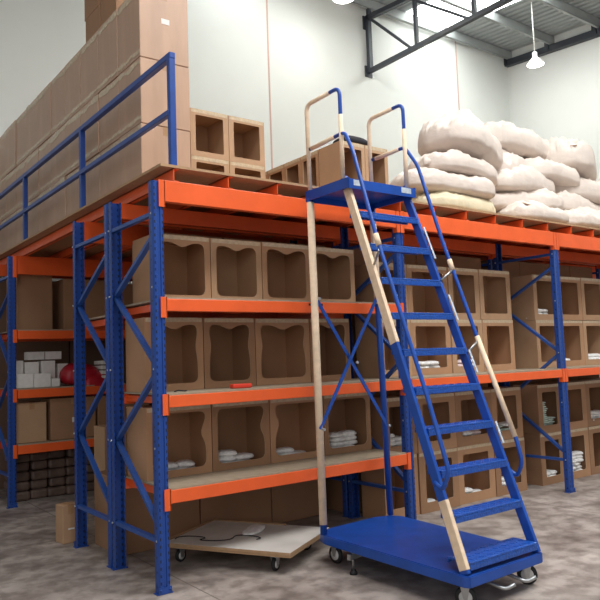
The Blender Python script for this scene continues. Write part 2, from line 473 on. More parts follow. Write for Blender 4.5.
# ------------------------------------------------------------------ windowed cartons
def window_loop(w_, h_, mx_, mz0, mz1, rad, wave, n=14):
    """loop of 4n points, inner outline, and matching outer outline (x,z)"""
    x0, x1, z0, z1 = mx_, w_-mx_, mz0, h_-mz1
    inner, outer = [], []
    a = .075*min(w_, h_)
    def rc(px, pz):  # pull corners in to a rounded rectangle
        cx = min(max(px, x0+rad), x1-rad); cz = min(max(pz, z0+rad), z1-rad)
        dx, dz = px-cx, pz-cz; l = math.hypot(dx, dz)
        if abs(dx) > 1e-6 and abs(dz) > 1e-6 and l > rad: return cx+dx/l*rad, cz+dz/l*rad
        return px, pz
    sd = .45 if 'T' in wave else 1
    def g(s_): return math.exp(-((s_-.5)/.17)**2)
    for side in range(4):
        for i in range(n):
            s_ = i/n
            if side == 0: p, q = (x0+(x1-x0)*s_, z0), (w_*s_, 0)
            elif side == 1: p, q = (x1, z0+(z1-z0)*s_), (w_, h_*s_)
            elif side == 2: p, q = (x1-(x1-x0)*s_, z1), (w_*(1-s_), h_)
            else: p, q = (x0, z1-(z1-z0)*s_), (0, h_*(1-s_))
            p = list(rc(*p))
            if side == 2 and 'T' in wave: p[1] -= a*g(s_)
            if side == 0 and 'B' in wave: p[1] += a*g(s_)
            if side == 1 and 'R' in wave: p[0] -= sd*a*g(s_-.12)
            if side == 3 and 'L' in wave: p[0] += sd*a*g(s_+.12)
            inner.append(p); outer.append(q)
    return inner, outer

def win_carton(loc, w_, d, h_, label, group, wave='', mx_=.055, mz0=.06, mz1=.06, rad=.05, m=None, rz=0, tape=True):
    """open windowed carton: front at local y=0 facing -Y, left bottom corner at loc"""
    t_ = .008; m = m or CARD
    root = thing('windowed_carton', label, 'carton', loc, rz, group)
    b_ = MB()
    b_.box(0, t_, 0, t_, d, h_); b_.box(w_-t_, t_, 0, w_, d, h_)
    b_.box(t_, t_, 0, w_-t_, d, t_); b_.box(t_, t_, h_-t_, w_-t_, d, h_); b_.box(t_, d-t_, t_, w_-t_, d, h_-t_)
    b_.build('carton_body', m, root)
    inn, out = window_loop(w_, h_, mx_, mz0, mz1, rad, wave)
    b_ = MB(); n = len(inn); V = b_.bm.verts.new
    rows = [[V((x, y, z)) for x, z in lp] for lp, y in ((out, 0), (inn, 0), (inn, t_), (out, t_))]
    for r in range(4):
        for i in range(n):
            j = (i+1) % n; f = b_.bm.faces.new((rows[r][i], rows[r][j], rows[(r+1) % 4][j], rows[(r+1) % 4][i]))
            if r == 1: f.material_index = 1
    b_.build('front_panel', [m, CARDE], root)
    if tape:
        b_ = MB(); b_.box(.01, -.0015, h_-.035, w_-.01, -.0002, h_-.002); b_.box(w_*.1, 0, h_+.0003, w_*.9, d*.6, h_+.0015)
        b_.build('tape', TAPE, root)
    return root

ORD = ('first', 'second', 'third', 'fourth')
# near bay
def near_row(level, z, xs, y, d, h_, waves, name, mats):
    for i in range(4):
        win_carton((xs[i]+.004, y, z), xs[i+1]-xs[i]-.008, d, h_+R.uniform(-.004, .004),
                   'carton with %s window, %s from left on the %s shelf of near bay' % (waves[i][1], ORD[i], name),
                   'windowed cartons in the near bay', waves[i][0], mx_=.05, mz0=.055, mz1=.055, rad=.05, m=mats[i % len(mats)])
TT = ('TLR', 'bell-shaped')
T, RW, LW = ('T', 'wavy-topped'), ('R', 'wavy right-sided'), ('L', 'wavy left-sided')
near_row(1, L1+.0155, (.13, .637, 1.14, 1.672, 2.2), .38, .4, .535, (T, T, T, T), 'top', (CARD, CARD3))
near_row(2, L2+.0155, (.06, .575, 1.075, 1.662, 2.14), .42, .37, .575, (TT, TT, TT, TT), 'middle', (CARD, CARD2))
near_row(3, L3+.0155, (.06, .632, 1.198, 1.787, 2.359), .42, .37, .55, (RW, RW, LW, ('', 'rounded')), 'bottom', (CARD, CARD2))
# middle bay
FLO = .001
def bay_row(xs, y, d, z, h_, what, m, mx_=.07, mz0=.07, mz1=.07):
    for i in range(len(xs)-1):
        win_carton((xs[i]+.004, y+R.uniform(-.008, .008), z), xs[i+1]-xs[i]-.008, d, h_,
                   'square-windowed carton, %s from left in %s' % (ORD[i], what), 'square windowed cartons',
                   '', mx_=mx_, mz0=mz0, mz1=mz1, rad=.012, m=m[i % len(m)])
bay_row((2.53, 2.985, 3.59, 4.11, 4.67), .45, .34, L2+.0155, .575, 'lower shelf row behind the ladder', (CARD3, CARD))
bay_row((2.53, 2.97, 3.59, 4.10, 4.66), .45, .34, L2+.0155+.578, .565, 'upper shelf row behind the ladder', (CARD3, CARD, CARD3))
bay_row((2.53, 3.0, 3.59, 4.2, 4.75), .45, .34, FLO, .6, 'floor row behind the ladder', (CARD, CARD2), .09, .1, .09)
bay_row((2.53, 3.0, 3.59, 4.2, 4.75), .45, .34, FLO+.603, .575, 'second row up from the floor behind the ladder', (CARD2, CARD), .09, .1, .09)
# right bay
bay_row((5.1, 5.6, 6.12, 6.65, 7.18), .45, .34, L2+.0155, .575, 'lower shelf row beyond the right post', (CARD3, CARD))
bay_row((5.1, 5.6, 6.12, 6.65, 7.18), .45, .34, L2+.0155+.578, .55, 'upper shelf row beyond the right post', (CARD3, CARD))
bay_row((5.05, 5.53, 6.07, 6.62, 7.18), .45, .34, FLO, .6, 'floor row beyond the right post', (CARD2, CARD), .09, .09, .09)
bay_row((5.05, 5.53, 6.07, 6.62, 7.18), .45, .34, FLO+.603, .575, 'second row up from the floor beyond the right post', (CARD2, CARD), .09, .09, .09)

# small cartons up on the deck
for i, x in enumerate((.83, 1.245)):
    for j in range(2):
        win_carton((x, 1.04, ZD+.002+j*.452), .41, .4, .45, 'small square-windowed carton, %s %s of the pile of four on deck' % (('bottom', 'top')[j], ('left', 'right')[i]),
                   'pile of four small cartons on the deck', '', mx_=.055, mz0=.05, mz1=.055, rad=.008, m=CARD3)
for i in range(2):
    win_carton((2.03+i*.305, .31, ZD+.002), .3, .34, .58, 'tall narrow carton with window on the deck behind the ladder rails, %s one of two' % ('left', 'right')[i],
               'tall narrow cartons on the deck', '', mx_=.04, mz0=.05, mz1=.06, rad=.008, m=CARD3)
for i, (ya, yb) in enumerate(((.66, .95), (.953, 1.24), (1.243, 1.55), (1.553, 1.86))):
    win_carton((2.03, yb, ZD+.002), yb-ya, .42, .58, 'tall carton facing left in the receding row on the deck, %s from the ladder' % ORD[i],
               'receding row of cartons on the deck', '', mx_=.04, mz0=.05, mz1=.06, rad=.008, m=CARD, rz=-math.pi/2)

# ------------------------------------------------------------------ closed cartons
def carton(loc, w_, d, h_, label, group=None, m=None, rz=0, label_patch=None, seam_face='x', parts=True, name='cardboard_box'):
    """w along x, d along y; base centre at loc"""
    m = m or CARD
    root = thing(name, label, 'box', loc, rz, group)
    b_ = MB(); b_.box(-w_/2, -d/2, 0, w_/2, d/2, h_, .006); b_.build('carton_body', m, root)
    if parts:
        b_ = MB()
        b_.box(-.03, -d/2-.0012, h_-.08, .03, -d/2-.0002, h_-.002); b_.box(-.03, -d/2, h_+.0002, .03, d/2, h_+.0012)
        b_.build('tape', TAPEB, root)
    if label_patch:
        (a, c, e, g_) = label_patch
        b_ = MB(); b_.box(a, -d/2-.0025, c, e, -d/2-.0014, g_); b_.build('paper_label', WHITE, root)
    return root

# wall of tall wrapped cartons behind the guardrail
N_T = ('bottom', 'middle', 'top')
for k in range(10):
    for j in range(3):
        hh = (.64, .6, .655)[j]; z0 = ZD+.002+(0, .642, 1.244)[j]
        y = .955+.5*k*1.02+.25
        cb = carton((.3+.245+R.uniform(-.006, .006), y, z0), .48, .5, hh-.003,
               'tall wrapped carton behind guardrail, %s tier, %s stack from the front' % (N_T[j], ('first', 'second', 'third', 'fourth', 'fifth', 'sixth', 'seventh', 'eighth', 'ninth', 'tenth')[k]),
               'wall of tall cartons on the deck', CARDW, label_patch=(-.03, .35, .05, .4) if (k == 0 and j == 2) else None, parts=True)
        for zz, e in ((hh-.05, .045), (.05, .03)):
            b = MB(); top = [(yq, zz+e*(.55+.9*noise.noise((yq*9+k*5, zz+j*3, 1)))) for yq in [-.25+.5*q/14 for q in range(15)]]
            bot = [(yq, zz-e*(.55+.9*noise.noise((yq*9+k*5, zz+j*3, 7)))) for yq, _ in top]
            b.poly([(-.2412, a_, c_) for a_, c_ in top]+[(-.2412, a_, c_) for a_, c_ in bot[::-1]], (-.0012, 0, 0)); b.build('film_strip', TAPE, cb)
for (y, z0, nm) in ((2.05, 0, 'lower front'), (2.5, 0, 'lower back'), (2.08, .452, 'upper front'), (2.53, .452, 'upper back')):
    carton((.66, y, ZD+1.9+z0), .42, .43, .45, 'carton on top of the tall carton wall, %s of four' % nm, 'cartons topping the tall wall', CARD2)
# large closed cartons on the floor behind the bottom shelf
xs = (.12, .9, 1.68, 2.36)
for i in range(3):
    carton(((xs[i]+xs[i+1])/2, 1.43, .001), xs[i+1]-xs[i]-.01, .56, .64, 'large closed carton on the floor under the near bay, %s from the left' % ORD[i], 'large floor cartons', CARD2)
carton((-.03, 1.98, .001), .16, .16, .34, 'narrow carton standing on the floor beside the second row post', None, CARD3, rz=.1, label_patch=(-.03, .12, .03, .135))
carton((.56, 2.42, .001), .24, .3, .98, 'tall pale carton standing behind the second row of racking', None, CARD3)
for i, (x0, x1) in enumerate(((.5, 1.1), (1.11, 1.72), (1.73, 2.34))):
    carton(((x0+x1)/2, 1.32, L1-.035), x1-x0-.01, .7, .72, 'closed carton on the second row shelf above the near bay, %s from left' % ORD[i], 'closed cartons on the second row', CARD2)
for b_i, bx in ((0, 2.45), (1, 4.95)):
    for i in range(4):
        x = bx+.35+i*.575
        for z, hh, nm in ((.001, .8, 'floor'), (.803, .46, 'floor row, stacked second'), (L2+.016, .66, 'shelf'), (L2+.678, .72, 'shelf, stacked second')):
            carton((x, 1.32, z), .565, .7, hh, 'closed second row carton behind the %s bay, %s, %s from left' % (('ladder', 'right')[b_i], nm, ORD[i]), 'closed cartons on the second row', CARD2, parts=False)
SHADEC = mat('shade_dark_cardboard', '#7d6250', .8)  # darkness under the deck put into the colour of the added cartons
# far rack contents
carton((.24, 4.28, L3+.017), .34, .4, .47, 'pale carton alone at the left on the far rack lower shelf', 'cartons on the far rack', CARD3)
carton((.74, 4.28, L3+.017), .56, .4, .5, 'brown carton with paper label on the far rack lower shelf', 'cartons on the far rack', CARD2, label_patch=(-.02, .2, .1, .26))
carton((1.4, 4.28, L3+.017), .7, .4, .5, 'brown carton on the far rack lower shelf, behind the upright posts', 'cartons on the far rack', CARD2)
for i, (x, w_) in enumerate(((.3, .42), (.95, .6), (1.6, .6))):
    carton((x, 4.4, L1+.0), w_, .5, .68-.04*i, 'shadowed brown carton on the far rack upper shelf, %s from the left' % ORD[i], 'cartons on the far rack upper shelf', CARD2)
WB = [(.155, 4.15, 0, .2, .17), (.36, 4.15, 0, .2, .165), (.14, 4.38, 0, .12, .33), (.3, 4.38, 0, .17, .31), (.5, 4.38, 0, .17, .32), (.69, 4.42, 0, .13, .28), (.52, 4.15, 0, .1, .1), (.36, 4.4, .335, .2, .1), (.57, 4.4, .335, .2, .1)]
WL = ('front row, leftmost', 'front row, middle', 'second row, at the post', 'second row, second', 'second row, third', 'second row, rightmost', 'front row, small right one', 'top, left', 'top, right')
for (x, y, dz, w_, h_), nm in zip(WB, WL):
    carton((x, y, L2-.0035+dz), w_, .18, h_, 'small white box on the far rack middle shelf, %s' % nm, 'white boxes on the far rack', WHITE, parts=False, name='white_box')
b = MB()
for i in range(5): b.box(-.09, -.14, .002+i*.062, .09, .14, .05+i*.062, .008)
tag(b.build('plastic_crate_stack', WHITE, None, (1.17, 4.16, L2-.004)), 'stack of ribbed white plastic trays on the far rack beside the red bag', 'tray')

def lump(name, loc, size, m, label, cat, group=None, seed=0, rz=0, wr=.12, flat=.6, nu=30, nv=20, parent=None, extra=None, tilt=0, cr=False):
    """pillow-like soft bag, base at loc"""
    L_, W_, H_ = size; b_ = MB(); top, bot = [], []
    for i in range(nu+1):
        rt, rb = [], []
        for j in range(nv+1):
            u = -1+2*i/nu; v = -1+2*j/nv
            u2 = math.copysign(1-(1-abs(u))**1.5, u); v2 = math.copysign(1-(1-abs(v))**1.5, v)
            e = max(0, (1-abs(u2)**2.6))*max(0, (1-abs(v2)**2.6)); e = e**.5
            pin = 1-.16*abs(u2)**6*(1) - .0
            x = u2*L_/2*(1-.12*abs(v2)**4); y = v2*W_/2*(1-.2*abs(u2)**4)*pin
            nz = noise.noise((x*3.2+seed*7.1, y*3.2, seed)); n2 = noise.noise((x*9+seed, y*9, seed*3.3)); n3 = 1-abs(noise.noise((x*5+seed*2, y*12, seed*1.7)))*2
            k = e**.5
            z = H_*.42 + H_*.58*e*(1+wr*nz*1.6) + H_*k*(wr*.45*n2+wr*.28*n3) + extra_(extra, u2, v2, H_)
            zb = max(H_*.42 - H_*.42*(e**flat)*(1+.1*nz), .0) + extra_(extra, u2, v2, H_)*.9
            x += nz*.03*L_; y += n2*.02
            if cr:
                rg = (1-abs(noise.noise((x*2.2+seed*3, y*15+nz*2, seed))))**4
                r2 = (1-abs(noise.noise((x*11, y*3.5+seed*5, seed*2.1))))**5
                z += e**.4*H_*(.16*rg*(.35+abs(u2)**2) + .07*r2 - .08*(1-abs(noise.noise((x*1.6+y*2.1, y*1.4-x, seed*4.2))))**6)
            rt.append(b_.bm.verts.new((x, y, z)))
            rb.append(b_.bm.verts.new((x, y, min(zb, z))) if 0 < i < nu and 0 < j < nv else rt[-1])
        top.append(rt); bot.append(rb)
    for i in range(nu):
        for j in range(nv):
            f = b_.bm.faces.new((top[i][j], top[i+1][j], top[i+1][j+1], top[i][j+1])); f.smooth = True
            q = [bot[i][j], bot[i][j+1], bot[i+1][j+1], bot[i+1][j]]
            if len(set(q)) == 4:
                try: f = b_.bm.faces.new(q); f.smooth = True
                except ValueError: pass
    if tilt: bmesh.ops.rotate(b_.bm, verts=b_.bm.verts, cent=(0,0,0), matrix=Matrix.Rotation(tilt, 3, 'Y'))
    o = b_.build(name, m, parent, loc); o.rotation_euler = (0, 0, rz)
    if label: tag(o, label, cat, group)
    return o
def extra_(e, u, v, H_):
    if e == 'hump': return H_*.13*math.exp(-(u*1.4)**2)
    if e == 'droop': return -H_*.35*max(0, u)**2
    if e == 'droopl': return -H_*.3*max(0, -u)**2
    return 0

for i in range(12):  # dark cartons added to cover the bright wall below the deck
    carton((-1.9+i*1.22, 5.75, .001), 1.2, .6, 2.62+.1*(i % 3), 'added dark carton hiding the back wall under the deck, %s from left' % ('first', 'second', 'third', 'fourth', 'fifth', 'sixth', 'seventh', 'eighth', 'ninth', 'tenth', 'eleventh', 'twelfth')[i], 'added cartons hiding the back wall', SHADEC, parts=False)
lump('red_bag', (.86, 4.2, L2), (.5, .34, .27), RED, 'crumpled red plastic bag on the far rack middle shelf', 'bag', seed=3)
lump('red_bag', (1.05, 4.15, L3+.52), (.4, .3, .3), RED, 'crumpled red plastic bag under the far rack middle shelf', 'bag', seed=8)
b = MB()
for k in range(5):
    for i in range(7):
        b.box(.08+i*.22+R.uniform(-.02, .02), -.1+R.uniform(0, .08), .002+k*.115, .29+i*.22, .3, .112+k*.115, .03)
tag(b.build('wrapped_bundles', mat('grey_wrapped_goods', '#6b584e', .5, var=.3, scale=9), None, (0, 4.4, 0)), 'low dark wall of wrapped bundles on the floor under the far rack', 'bundle', None, 'stuff')

# ------------------------------------------------------------------ packets inside the windowed cartons
def packet_mesh(seed, m, L_=.2, W_=.14, H_=.05):
    o = lump('plastic_packet', (0, 0, 0), (L_, W_, H_), m, None, None, seed=seed, nu=10, nv=8, wr=.25)
    me = o.data; bpy.data.objects.remove(o); return me
PK = [packet_mesh(1, PACKM), packet_mesh(5, PACKM, .16, .14, .05), packet_mesh(9, PACKP, .17, .12, .045), packet_mesh(12, PACKM, .22, .12, .045), packet_mesh(14, GREENP, .17, .12, .022)]
def packets(x, y, z, n, label, group, kinds=(0, 1, 3), spread=.1, per=2, step=.042, seed=0):
    q = random.Random(seed+n)
    for i in range(n):
        o = put('plastic_packet', PK[q.choice(kinds)], None, (x+(i % per)*spread*1.6-spread*.8*(per-1)+q.uniform(-.01, .01), y+q.uniform(0, .02), z+(i//per)*step), (0, 0, q.uniform(-.5, .5)))
        tag(o, label, 'packet', group)
FL = .0095
def pk(xc, z, n, where, **k):
    packets(xc, k.pop('y', .535), z+FL, n, 'white plastic packet lying in %s' % where, 'packets in %s' % where, **k)
pk(.36, L3+.0155, 4, 'the first wavy carton of the bottom shelf', seed=1)
pk(.9, L3+.0155, 5, 'the second wavy carton of the bottom shelf', seed=2)
pk(1.49, L3+.0155, 3, 'the third wavy carton of the bottom shelf', seed=3)
pk(2.08, L3+.0155, 8, 'the rounded carton at the end of the bottom shelf', seed=4)
pk(2.75, FLO+.603, 9, 'the stacked carton just behind the ladder foot', seed=5)
pk(3.28, L2+.0155, 6, 'the second lower shelf carton behind the ladder', seed=6)
pk(3.85, L2+.0155, 6, 'the third lower shelf carton behind the ladder', kinds=(2, 1), seed=7)
pk(3.9, FLO+.603, 10, 'the third stacked carton behind the ladder', kinds=(0, 2), seed=8)
pk(4.45, FLO+.603, 8, 'the fourth stacked carton behind the ladder', kinds=(4, 0), seed=9)
pk(3.85, FLO, 5, 'the third floor carton behind the ladder', seed=10)
pk(3.3, FLO, 3, 'the second floor carton behind the ladder', seed=11)
pk(4.45, FLO, 7, 'the fourth floor carton behind the ladder', seed=12)
pk(5.3, L2+.0155+.578, 6, 'the first upper shelf carton right of the right post', seed=13)
pk(5.85, L2+.0155, 3, 'the second lower shelf carton right of the right post', seed=14)
pk(6.4, L2+.0155, 6, 'the third lower shelf carton right of the right post', seed=15)
packets(5.24, .55, FLO+.603+FL, 15, 'pale green packet in the tall stack seen left of the right post', 'pale green packets', (4,), .09, 1, .024, 16)
packets(5.39, .55, FLO+.603+FL, 7, 'pale green packet in the low stack seen left of the right post', 'pale green packets in the low stack', (4,), .09, 1, .024, 17)
pk(5.27, FLO, 6, 'the first floor carton right of the right post', seed=18)
pk(5.8, FLO, 14, 'the second floor carton right of the right post', seed=19)
pk(6.35, FLO+.603, 8, 'the third stacked carton right of the right post', seed=20)
# red sachet and small bits on the front edge of the middle shelf
b = MB(); b.box(-.09, -.03, 0, .09, .03, .035, .01); tag(b.build('red_sachet', mat('bright_red_film', '#e0402c', .35), None, (.76, .16, L2+.0145)), 'small bright red packet on the front edge of the middle shelf', 'packet')
b = MB(); b.tube([(-.04, 0, .006), (0, .02, .012), (.04, -.01, .006), (.07, .02, .006)], .005, 8); tag(b.build('black_strap', DARK, None, (.22, .16, L2+.0145)), 'small black strap end lying on the middle shelf beside the post', 'strap')
b = MB(); b.box(0, -.0008, 0, .15, 0, .018)
b.build('size_marking', DARK, r1, (1.34, -.0042, L1-.03))
lump('black_bag', (2.28, .45, ZD+.583), (.36, .26, .1), DARK, 'black cloth lying on the tall narrow cartons', 'cloth', seed=2)
b = MB(); b.box(-.09, -.08, 0, .09, .08, .16, .01)
tag(b.build('small_dark_carton', mat('dark_brown_carton', '#4b382e', .7), None, (2.78, .35, ZD+.002)), 'small dark box on the deck beside the ladder top', 'box')

# ------------------------------------------------------------------ sacks on the deck
SK = [  # x, y, z, L, W, H, rz, tilt, mat, extra, label
 (3.70, .50, .0, 1.22, .70, .25, .06, .0, CLOTHY, None, 'yellowed woven sack at the bottom of the left pile'),
 (3.62, .48, .20, 1.3, .70, .26, -.06, .02, CLOTH, None, 'long white sack, second from the bottom of the left pile'),
 (3.84, .52, .41, 1.2, .72, .26, .12, .05, CLOTH, 'hump', 'humped white sack, second from the top of the left pile'),
 (3.98, .52, .64, 1.15, .76, .42, .3, .16, CLOTH, 'hump', 'big bulging white sack at the top of the left pile'),
 (5.0, .33, .0, 1.05, .60, .23, .03, .0, CLOTH, None, 'white sack at the deck edge at the bottom of the right pile'),
 (6.1, .36, .0, 1.2, .66, .27, -.05, .0, CLOTH, None, 'white sack at the deck edge by the right edge of the photo'),
 (4.95, .62, .17, 1.6, .74, .29, -.16, -.07, CLOTH, None, 'long white sack lying second in the right pile'),
 (6.25, .66, .22, 1.4, .7, .3, .1, .05, CLOTH, None, 'white sack second from the bottom at the right edge'),
 (5.1, .66, .40, 1.5, .74, .3, .2, -.08, CLOTH, 'hump', 'white sack in the middle of the right pile'),
 (6.45, .66, .46, 1.3, .72, .33, -.2, .03, CLOTH, None, 'white sack in the middle at the right edge'),
 (4.95, .78, .60, 1.2, .74, .3, .3, -.16, CLOTH, 'hump', 'white sack third from the top of the right pile'),
 (5.75, .66, .62, 1.0, .66, .28, -.1, .12, CLOTH, 'hump', 'small bulging white sack in the middle upper part of the right pile'),
 (6.5, .78, .78, 1.3, .78, .46, .5, .1, CLOTH, 'hump', 'white sack near the top at the right edge'),
 (4.85, .95, .80, 1.25, .74, .28, .4, -.18, CLOTH, None, 'white sack second from the top of the right pile, tilted'),
 (5.3, .95, .98, 1.9, .8, .36, .12, -.02, CLOTH, 'hump', 'long white sack draped over the top of the right pile'),
 (4.7, 1.5, .0, 1.2, .7, .42, .2, 0, CLOTH, None, 'white sack on the deck behind the gap between the piles'),
 (4.75, 1.5, .36, 1.2, .7, .42, -.1, 0, CLOTH, None, 'white sack stacked behind the gap between the piles'),
 (4.85, 1.5, .72, 1.2, .7, .34, .1, 0, CLOTH, None, 'topmost white sack seen behind the gap between the piles'),
 (6.6, 1.65, .0, 1.6, .75, .55, .05, 0, CLOTH, None, 'fat white sack on the deck behind the right pile'),
 (6.5, 1.65, .48, 1.6, .75, .55, -.05, 0, CLOTH, None, 'fat white sack in the middle behind the right pile'),
 (6.3, 1.65, 1.0, 1.6, .75, .5, .08, 0, CLOTH, None, 'white sack peeking over the back of the right pile'),
]
for i, (x, y, z, L_, W_, H_, rz, tl, m, ex, lb) in enumerate(SK):
    s_ = lump('woven_sack', (x, y, ZD+.004+z), (L_, W_, H_), m, lb, 'sack', 'woven sacks on the deck', seed=i*1.37+.5, rz=rz, wr=.34, nu=96, nv=72, extra=ex, flat=.5, tilt=tl*.8, cr=True)
    if i in (3, 4, 6, 12, 14):
        tu, tv = {3: (.4, -.3), 4: (-.34, -.3), 6: (-.36, -.28), 12: (-.42, -.2), 14: (-.44, -.2)}[i]
        v = min((q for q in s_.data.vertices if q.normal.z > 0), key=lambda q: (q.co.x-tu*L_)**2+(q.co.y-tv*W_)**2)
        b = MB(); b.box(-.055, -.04, -.002, .055, .04, .004, .001); o = b.build('brown_patch', CARD3, s_, v.co)
        o.rotation_mode = 'QUATERNION'; o.rotation_quaternion = v.normal.to_track_quat('Z', 'Y')
    if i in (0, 2, 6, 8, 14):   # tied ear of the sack mouth
        sg = -1 if i in (3, 2, 6, 14) else 1
        b = MB(); e = Vector((sg*L_*.42, -W_*.1, H_*.45))
        b.tube([e, e+Vector((sg*.05, -.02, .02)), e+Vector((sg*.09, -.03, .04)), e+Vector((sg*.15, -.05, .03)), e+Vector((sg*.2, -.05, -.02))], [.08, .05, .03, .04, .006], 12)
        for q in b.bm.verts: q.co += Vector((0, .02*noise.noise(q.co*9), .03*noise.noise(q.co*11)))
        b.build('tied_mouth', m, s_)

# ------------------------------------------------------------------ board dolly
ang = math.radians(30)
dl = thing('board_dolly', 'pale board on castors parked on the floor under the bottom shelf', 'dolly', (.871, -.28, 0), ang)
DW, DL = .8, 1.13
b = MB(); b.box(0, 0, .148, DW, DL, .17, .002); b.build('board', LAMIN, dl)
b = MB(); b.box(0, -.002, .132, DW, .03, .1475); b.box(0, .03, .132, .03, DL, .1475); b.box(DW-.03, .03, .132, DW, DL, .1475); b.box(.2, .3, .125, .32, DL-.05, .1475); b.box(.45, .3, .125, .55, DL-.05, .1475); b.box(0, -.0035, .149, DW, -.0022, .169); b.box(-.0035, 0, .149, -.0022, DL, .169)
b.build('batten', CHIP, dl)
b = MB(); b.box(0, DL-.028, .1705, DW, DL, .18); b.box(DW-.028, .4, .1705, DW, DL-.03, .18); b.build('edge_strip', CHIP, dl)
def caster(root, x, y, ztop, r, rz=0, fm=STEEL):
    c = bpy.data.objects.new('caster', None); C.objects.link(c); c.parent = root; c.location = (x, y, 0); c.rotation_euler = (0, 0, rz)
    b_ = MB(); b_.lathe([(r*.45, -.014), (r*.9, -.014), (r, -.009), (r, .009), (r*.9, .014), (r*.45, .014)], (0, 0, r), 'x', 22); b_.build('tyre', RUBBER, c)
    b_ = MB(); b_.lathe([(0, -.017), (r*.62, -.015), (r*.66, 0), (r*.62, .015), (0, .017)], (0, 0, r), 'x', 20); b_.build('hub', HUBM, c)
    b_ = MB()
    for s_ in (-1, 1): b_.poly([(s_*.021, -.012, r-.012), (s_*.021, .012, r-.012), (s_*.021, .03, r*2+.006), (s_*.021, -.03, r*2+.006)], (s_*.003, 0, 0))
    b_.box(-.025, -.035, r*2+.004, .025, .035, r*2+.009); b_.tube([(0, 0, r*2+.008), (0, 0, ztop-.004)], .014, 10); b_.box(-.035, -.035, ztop-.005, .035, .035, ztop)
    b_.build('fork', fm, c)
    return c
for x, y, a in ((.1, .17, 1.5), (.1, 1.02, 1.3), (.7, .17, 1.1), (.7, 1.0, .2)): caster(dl, x, y, .132, .052, a)
# cable and cloth on the dolly
Mx = Matrix.Rotation(ang, 3, 'Z')
def dpt(x, y, z): v = Mx @ Vector((x, y, 0)); return (v.x+.871, v.y-.28, z)
pts = [dpt(.1+.08*math.sin(t*.9)+.02*t, DL-.06-.06*t+.05*math.sin(t*1.7), .176) for t in [i*.35 for i in range(34)]]
b = MB(); b.tube(pts, .004, 8); tag(b.build('cable', DARK), 'thin dark cable squiggling over the board dolly', 'cable')
q = dpt(.5, .55, .1715)
o = lump('white_rag', q, (.3, .14, .035), PACKM, 'crumpled white rag lying on the board dolly', 'rag', seed=21, rz=.6, wr=.5)

# ------------------------------------------------------------------ rolling warehouse ladder
ld = thing('rolling_ladder', 'tall blue rolling warehouse ladder with top platform standing at the rack', 'ladder', (1.63, -.9, 0), 0)
OX, OY = 1.63, -.9
def P_(x, y, z): return (x-OX, y-OY, z)
def syl(z): return -1.67+.397*(z-.3)
def sxl(z): return 1.235+.085*(z-.2)/2.75
def sxr(z): return 1.955+.01*(z-.2)/2.75
# base platform
b = MB(); pr_ = [(1.2,-1.64),(1.22,-1.68),(1.99,-1.66),(2.01,-1.62),(2.09,-.22),(2.04,-.13),(1.9,-.08),(1.4,-.11),(1.24,-.17),(1.21,-.26)]
b.poly([P_(x, y, .165) for x, y in pr_], (0, 0, .07)); bmesh.ops.bevel(b.bm, geom=list(b.bm.edges), offset=.006, segments=2, affect='EDGES')
b.build('base_platform', BLUE_L, ld)
# stringers
for fx in (sxl, sxr):
    b = MB(); b.bar(P_(fx(.24), syl(.24)+.06, .236), P_(fx(2.99), syl(2.99)+.06, 2.99), .03, .068, (0, 1, 0), .004)
    b.build('stringer', BLUE_L, ld)
# steps
CHK = mat('checker_plate_blue', '#1d52aa', .3, var=.25, scale=60, bump=.6, bscale=70)
for i in range(10):
    z = .31+.2655*i; y = syl(z); x0, x1 = sxl(z)+.018, sxr(z)-.018; d = .2 if i == 0 else .135
    b = MB(); b.box(*P_(x0, y+.005, z-.014), *P_(x1, y+d, z), .003)
    b.box(*P_(x0, y+.005, z-.05), *P_(x1, y+.02, z-.0145), .003); b.box(*P_(x0, y+d-.012, z-.035), *P_(x1, y+d, z-.0145))
    for k in range(14):
        for j in range(3):
            cx = x0+.05+(x1-x0-.1)*k/13; cy = y+.04+(d-.07)*j/2; s_ = .012*(1 if (k+j) % 2 else -1)
            b.bar(P_(cx-.012, cy-s_, z+.001), P_(cx+.012, cy+s_, z+.001), .005, .004)
    b.build('step', CHK, ld)
# top platform
b = MB(); b.box(*P_(1.265, -.66, 2.93), *P_(1.985, -.12, 2.95), .003); b.box(*P_(1.265, -.665, 2.88), *P_(1.985, -.655, 2.955)); b.box(*P_(1.262, -.66, 2.885), *P_(1.272, -.12, 2.965)); b.box(*P_(1.978, -.66, 2.885), *P_(1.988, -.12, 2.965)); b.box(*P_(1.265, -.125, 2.88), *P_(1.985, -.115, 2.955))
b.build('top_platform', BLUE_L, ld)
# rear legs
b = MB(); b.tube([P_(1.225, -.24, .236), P_(1.285, -.15, 2.9)], .027, 14); lg = b.build('rear_leg', BLUE_L, ld)
b = MB(); b.tube([P_(1.2265, -.238, .31), P_(1.285, -.15, 2.87)], .031, 14); w1 = b.build('paper_wrap', WRAP, lg); w1['label'] = 'cream paper wrapped round the left rear leg'
b = MB(); b.tube([P_(2.05, -.12, .236), P_(1.97, -.15, 2.9)], .027, 14); lg = b.build('rear_leg', BLUE_L, ld)
b = MB(); b.tube([P_(1.996, -.14, 2.05), P_(1.972, -.149, 2.75)], .030, 14); b.build('paper_wrap', WRAP, lg)
for p, q in (((1.21+.02, -.24, 1.04), (1.99, -.17, 2.15)), ((1.265, -.2, 2.08), (2.03, -.15, 1.0))):
    b = MB(); b.bar(P_(*p), P_(*q), .008, .03, (0, 0, 1)); o = b.build('cross_brace', BLUE_L, ld)
for p in ((1.235, -.27, 1.04), (1.985, -.2, 2.14), (1.27, -.23, 2.07), (2.02, -.18, 1.0), (1.645, -.225, 1.55)):
    b = MB(); b.lathe([(.011, -.02), (.011, 0), (0, 0)][::-1], P_(*p), 'y', 8); b.build('bolt', BOLT, ld)
